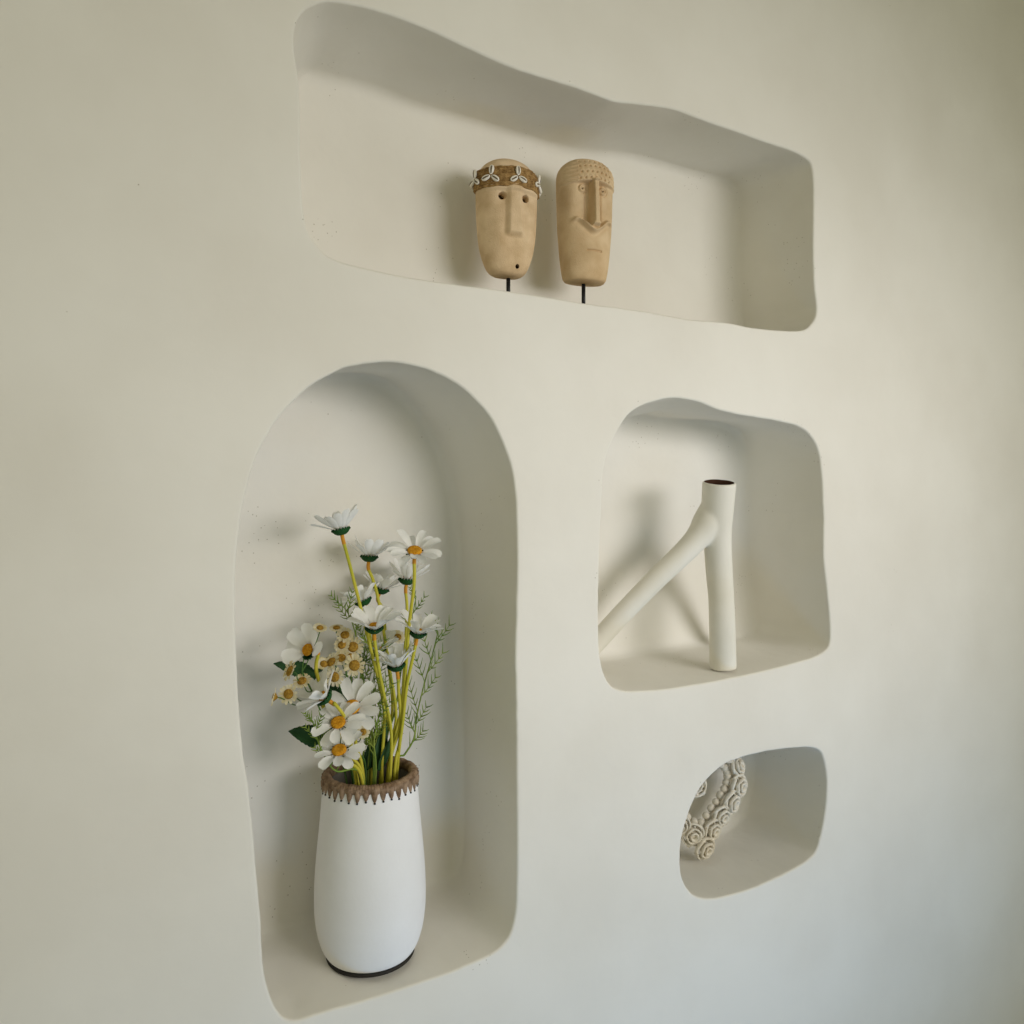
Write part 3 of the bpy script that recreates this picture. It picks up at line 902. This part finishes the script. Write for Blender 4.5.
# ---------------------------------------------------------------- branching cream vase
YS = 1.298
sx = P(723, 668, YS).x
sz = floor_z(2, sx, YS)
SB = Vector((sx, YS, sz))
yv = thing('branching_vase', 'cream forked vase on legs with dark round opening in the square niche', 'vase', SB)
def put_rem(paths, voxel=.0024, smooth_it=22, cut=None):
    bm = bmesh.new()
    for pts, rad in paths:
        sp = catmull(pts, 10)
        tube(bm, sp, smooth_tab(rad), 28)
    me = tomesh('tmp', bm)
    o = bpy.data.objects.new('tmp', me); C.objects.link(o)
    m = o.modifiers.new('r', 'REMESH'); m.mode = 'VOXEL'; m.voxel_size = voxel; m.use_smooth_shade = True
    s = o.modifiers.new('s', 'SMOOTH'); s.factor = .6; s.iterations = smooth_it
    cutters = []
    if cut:
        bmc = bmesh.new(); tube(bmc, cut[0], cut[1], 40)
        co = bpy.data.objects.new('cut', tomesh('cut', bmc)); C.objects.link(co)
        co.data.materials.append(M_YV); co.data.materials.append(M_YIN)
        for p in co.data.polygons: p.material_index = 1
        me.materials.append(M_YV); me.materials.append(M_YIN)
        b = o.modifiers.new('b', 'BOOLEAN'); b.operation = 'DIFFERENCE'; b.object = co; b.solver = 'EXACT'
        cutters.append(co)
    dg = bpy.context.evaluated_depsgraph_get(); dg.update()
    out = bpy.data.meshes.new_from_object(o.evaluated_get(dg))
    for q in [o]+cutters: bpy.data.objects.remove(q)
    return out
top = P(717.5, 482, 1.316) + CAMDIR*.016
tdir = (top - P(717.5, 512, 1.314)).normalized()
j1 = P(716, 540, 1.322)
stemp = [SB + Vector((0, 0, .004)), P(722, 620, YS), P(720, 575, 1.316), P(718, 540, 1.318), P(717.5, 512, 1.314), top]
legL = [P(718, 498, 1.322), P(709, 520, 1.326), P(693, 543, 1.336), P(655, 580, 1.362), P(622, 614, 1.385), P(601, 637, 1.402)]
dd = (legL[-1]-legL[-2]).normalized()
zl = sz + .012
legL.append(legL[-1] + dd*((zl-legL[-1].z)/dd.z))
bx = 1.52
legB = [P(717, 505, 1.325), j1 + Vector((.02, .03, -.03)), Vector((bx, 1.445, floor_z(2, bx, 1.43)+.012))]
ym = put_rem([(stemp, [(0, .0305), (.3, .029), (.6, .0305), (.8, .036), (1, .0385)]),
              (legL, [(0, .024), (.10, .033), (.2, .0345), (.34, .027), (.6, .023), (1, .0225)]),
              (legB, [(0, .024), (.4, .020), (1, .018)])],
             cut=([top - tdir*.06, top + tdir*.02], .0335))
link('vase_body', ym, [], yv)

# ---------------------------------------------------------------- heart wreath
WT = P(703, 849, 1.40)
wz = floor_z(3, WT.x, 1.40)
WB = Vector((WT.x, 1.40, wz))
wr = thing('heart_wreath', 'cream heart-shaped wreath of shell rosettes and beads leaning in the smallest niche', 'wreath', WB)
HW = .128
wyaw = R(-8); lean = R(14)
er = Vector((math.cos(wyaw), math.sin(wyaw), 0)); en0 = Vector((math.sin(wyaw), -math.cos(wyaw), 0))
eu = (UP*math.cos(lean) - en0*math.sin(lean)); en = er.cross(eu)
def heart(t):
    x = math.sin(t)**3
    y = (13*math.cos(t) - 5*math.cos(2*t) - 2*math.cos(3*t) - math.cos(4*t))/16
    tw = (t + PI) % (2*PI) - PI
    y -= .34*math.exp(-(tw/.55)**2)
    return x*HW, (y+1.05)*HW*.88 + .041
def hp(t, o=0, f=0):
    x, y = heart(t); x2, y2 = heart(t+.02); x0, y0 = heart(t-.02)
    tx, ty = x2-x0, y2-y0; l = math.hypot(tx, ty) or 1
    nx, ny = -ty/l, tx/l                        # outward for clockwise run
    return WB + er*(x+nx*o) + eu*(y+ny*o) + en*f
# arc-length table
K = 600; tt = [2*PI*k/K for k in range(K+1)]
ps = [hp(t) for t in tt]; acc = [0]
for a, b in zip(ps, ps[1:]): acc.append(acc[-1]+(b-a).length)
def at_len(s):
    s %= acc[-1]
    for i in range(K):
        if acc[i+1] >= s: return tt[i] + (tt[i+1]-tt[i])*(s-acc[i])/max(1e-9, acc[i+1]-acc[i])
    return tt[-1]
bm = bmesh.new()
pts = [hp(at_len(acc[-1]*k/90)) for k in range(91)]
tube(bm, pts, .013, 12)
link('wreath_core', tomesh('wreath_core', bm), M_CORD, wr)
def rosette_mesh(seed):
    rr = random.Random(seed); bm = bmesh.new()
    blob(bm, Vector((0, 0, .002)), Vector((.010, 0, 0)), Vector((0, .010, 0)), Vector((0, 0, .008)), 14, 8)
    # overlapping curved shell strips in rounds
    for rad, zz, k, w in ((.0050, .011, 3, .0055), (.0110, .007, 4, .0075), (.0172, .000, 5, .009)):
        ph = rr.uniform(0, 6)
        for i in range(k):
            a0 = ph + 2*PI*i/k; rows = []
            for j in range(9):
                s = j/8; a = a0 + (s-.5)*2*PI/k*1.55
                r_ = rad*(1+.18*s); w_ = w*math.sin(PI*(.12+.76*s))
                d = Vector((math.cos(a), math.sin(a), 0)); c = d*r_ + UP*zz
                rows.append([bm.verts.new(c - UP*w_*.5 - d*.0018), bm.verts.new(c + d*.0026), bm.verts.new(c + UP*w_*.70 + d*.0030), bm.verts.new(c + UP*w_*.85 + d*.0008), bm.verts.new(c - d*.0014)])
            for j in range(8):
                for q in range(5): bm.faces.new((rows[j][q], rows[j][(q+1) % 5], rows[j+1][(q+1) % 5], rows[j+1][q]))
            bm.faces.new(rows[0]); bm.faces.new(rows[-1][::-1])
    me = tomesh('shell_rosette', bm)
    me.materials.append(M_CORD); me.polygons.foreach_set('use_smooth', [True]*len(me.polygons))
    return me
ros = [rosette_mesh(s) for s in (1, 2, 3)]
nros = int(acc[-1]/.042)
for i in range(nros):
    t = at_len(acc[-1]*(i+.5)/nros)
    for (o, f, tilt) in ((.006, .012, 0),):
        ob = bpy.data.objects.new('shell_rosette', ros[i % 3]); C.objects.link(ob); ob.parent = wr
        p = hp(t, o, f)
        outv = (hp(t, .01) - hp(t, 0)).normalized()
        z = (en*.85 + outv*.45 + er*rnd.uniform(-.2, .2)).normalized()
        x = outv.cross(z).normalized(); y = z.cross(x)
        ob.matrix_local = Matrix.Translation(p - WB) @ Matrix((x, y, z)).transposed().to_4x4() @ Matrix.Rotation(rnd.uniform(0, 6), 4, 'Z') @ Matrix.Scale(rnd.uniform(1.22, 1.42), 4)
bmb = bmesh.new(); blob(bmb, Vector(), Vector((1, 0, 0)), Vector((0, 1, 0)), Vector((0, 0, 1)), 16, 10)
bead = tomesh('bead', bmb); bead.materials.append(M_CORD); bead.polygons.foreach_set('use_smooth', [True]*len(bead.polygons))
nb = int(acc[-1]/.0215)
for i in range(nb):
    t = at_len(acc[-1]*(i+.2)/nb)
    for o, f, s in ((-.021, .004, .0105), (.028, .000, .0078)):
        if s < .008 and i % 2: continue
        ob = bpy.data.objects.new('bead', bead); C.objects.link(ob); ob.parent = wr
        ob.matrix_local = Matrix.Translation(hp(t, o, f) - WB) @ Matrix.Scale(s*rnd.uniform(.85, 1.1), 4)

# ---------------------------------------------------------------- light
def area(name, loc, target, sx_, sy_, power, col):
    l = bpy.data.lights.new(name, 'AREA'); l.shape = 'RECTANGLE'; l.size = sx_; l.size_y = sy_
    l.energy = power; l.color = col
    o = bpy.data.objects.new(name, l); C.objects.link(o)
    o.location = loc
    o.rotation_euler = (Vector(target)-Vector(loc)).to_track_quat('-Z', 'Y').to_euler()
    return o
wd = area('window_daylight', (2.1, -1.6, 2.06), (1.15, 1.25, 1.57), 2.2, .9, 10.2, (1.0, .97, .985))
wd.data.spread = R(68)
dl = area('low_blue_fill', (1.35, .25, .12), (1.35, 1.25, .75), 2.5, .3, 3.1, (.14, .46, 1.0))  # added blue lamp near the floor, tints the lower wall; no doorway here
dl.data.spread = R(120)
w = bpy.data.worlds.new('world'); bpy.context.scene.world = w
w.use_nodes = True
bg = w.node_tree.nodes['Background']
bg.inputs[0].default_value = (1.0, .99, .72, 1)
bg.inputs[1].default_value = .49

bm = bmesh.new()
bm.faces.new([bm.verts.new(p) for p in ((-3, -4.5, 3.3), (-3, D+.4, 3.3), (5.2, D+.4, 3.3), (5.2, -4.5, 3.3))])
r = bmesh.ops.extrude_face_region(bm, geom=bm.faces[:])
for v in [g for g in r['geom'] if isinstance(g, bmesh.types.BMVert)]: v.co.z += .1
ce = link('ceiling', tomesh('ceiling', bm), M_WALL, None, smooth=False)  # out of view, added to cut ambient light on the upper wall
ce['kind'] = 'structure'; ce['label'] = 'plain off-white ceiling above the niche wall, added unseen to dim its top'

vs_ = bpy.context.scene.view_settings
vs_.view_transform = 'Standard'; vs_.look = 'None'; vs_.gamma = 1; vs_.exposure = 0
vs_.use_curve_mapping = False
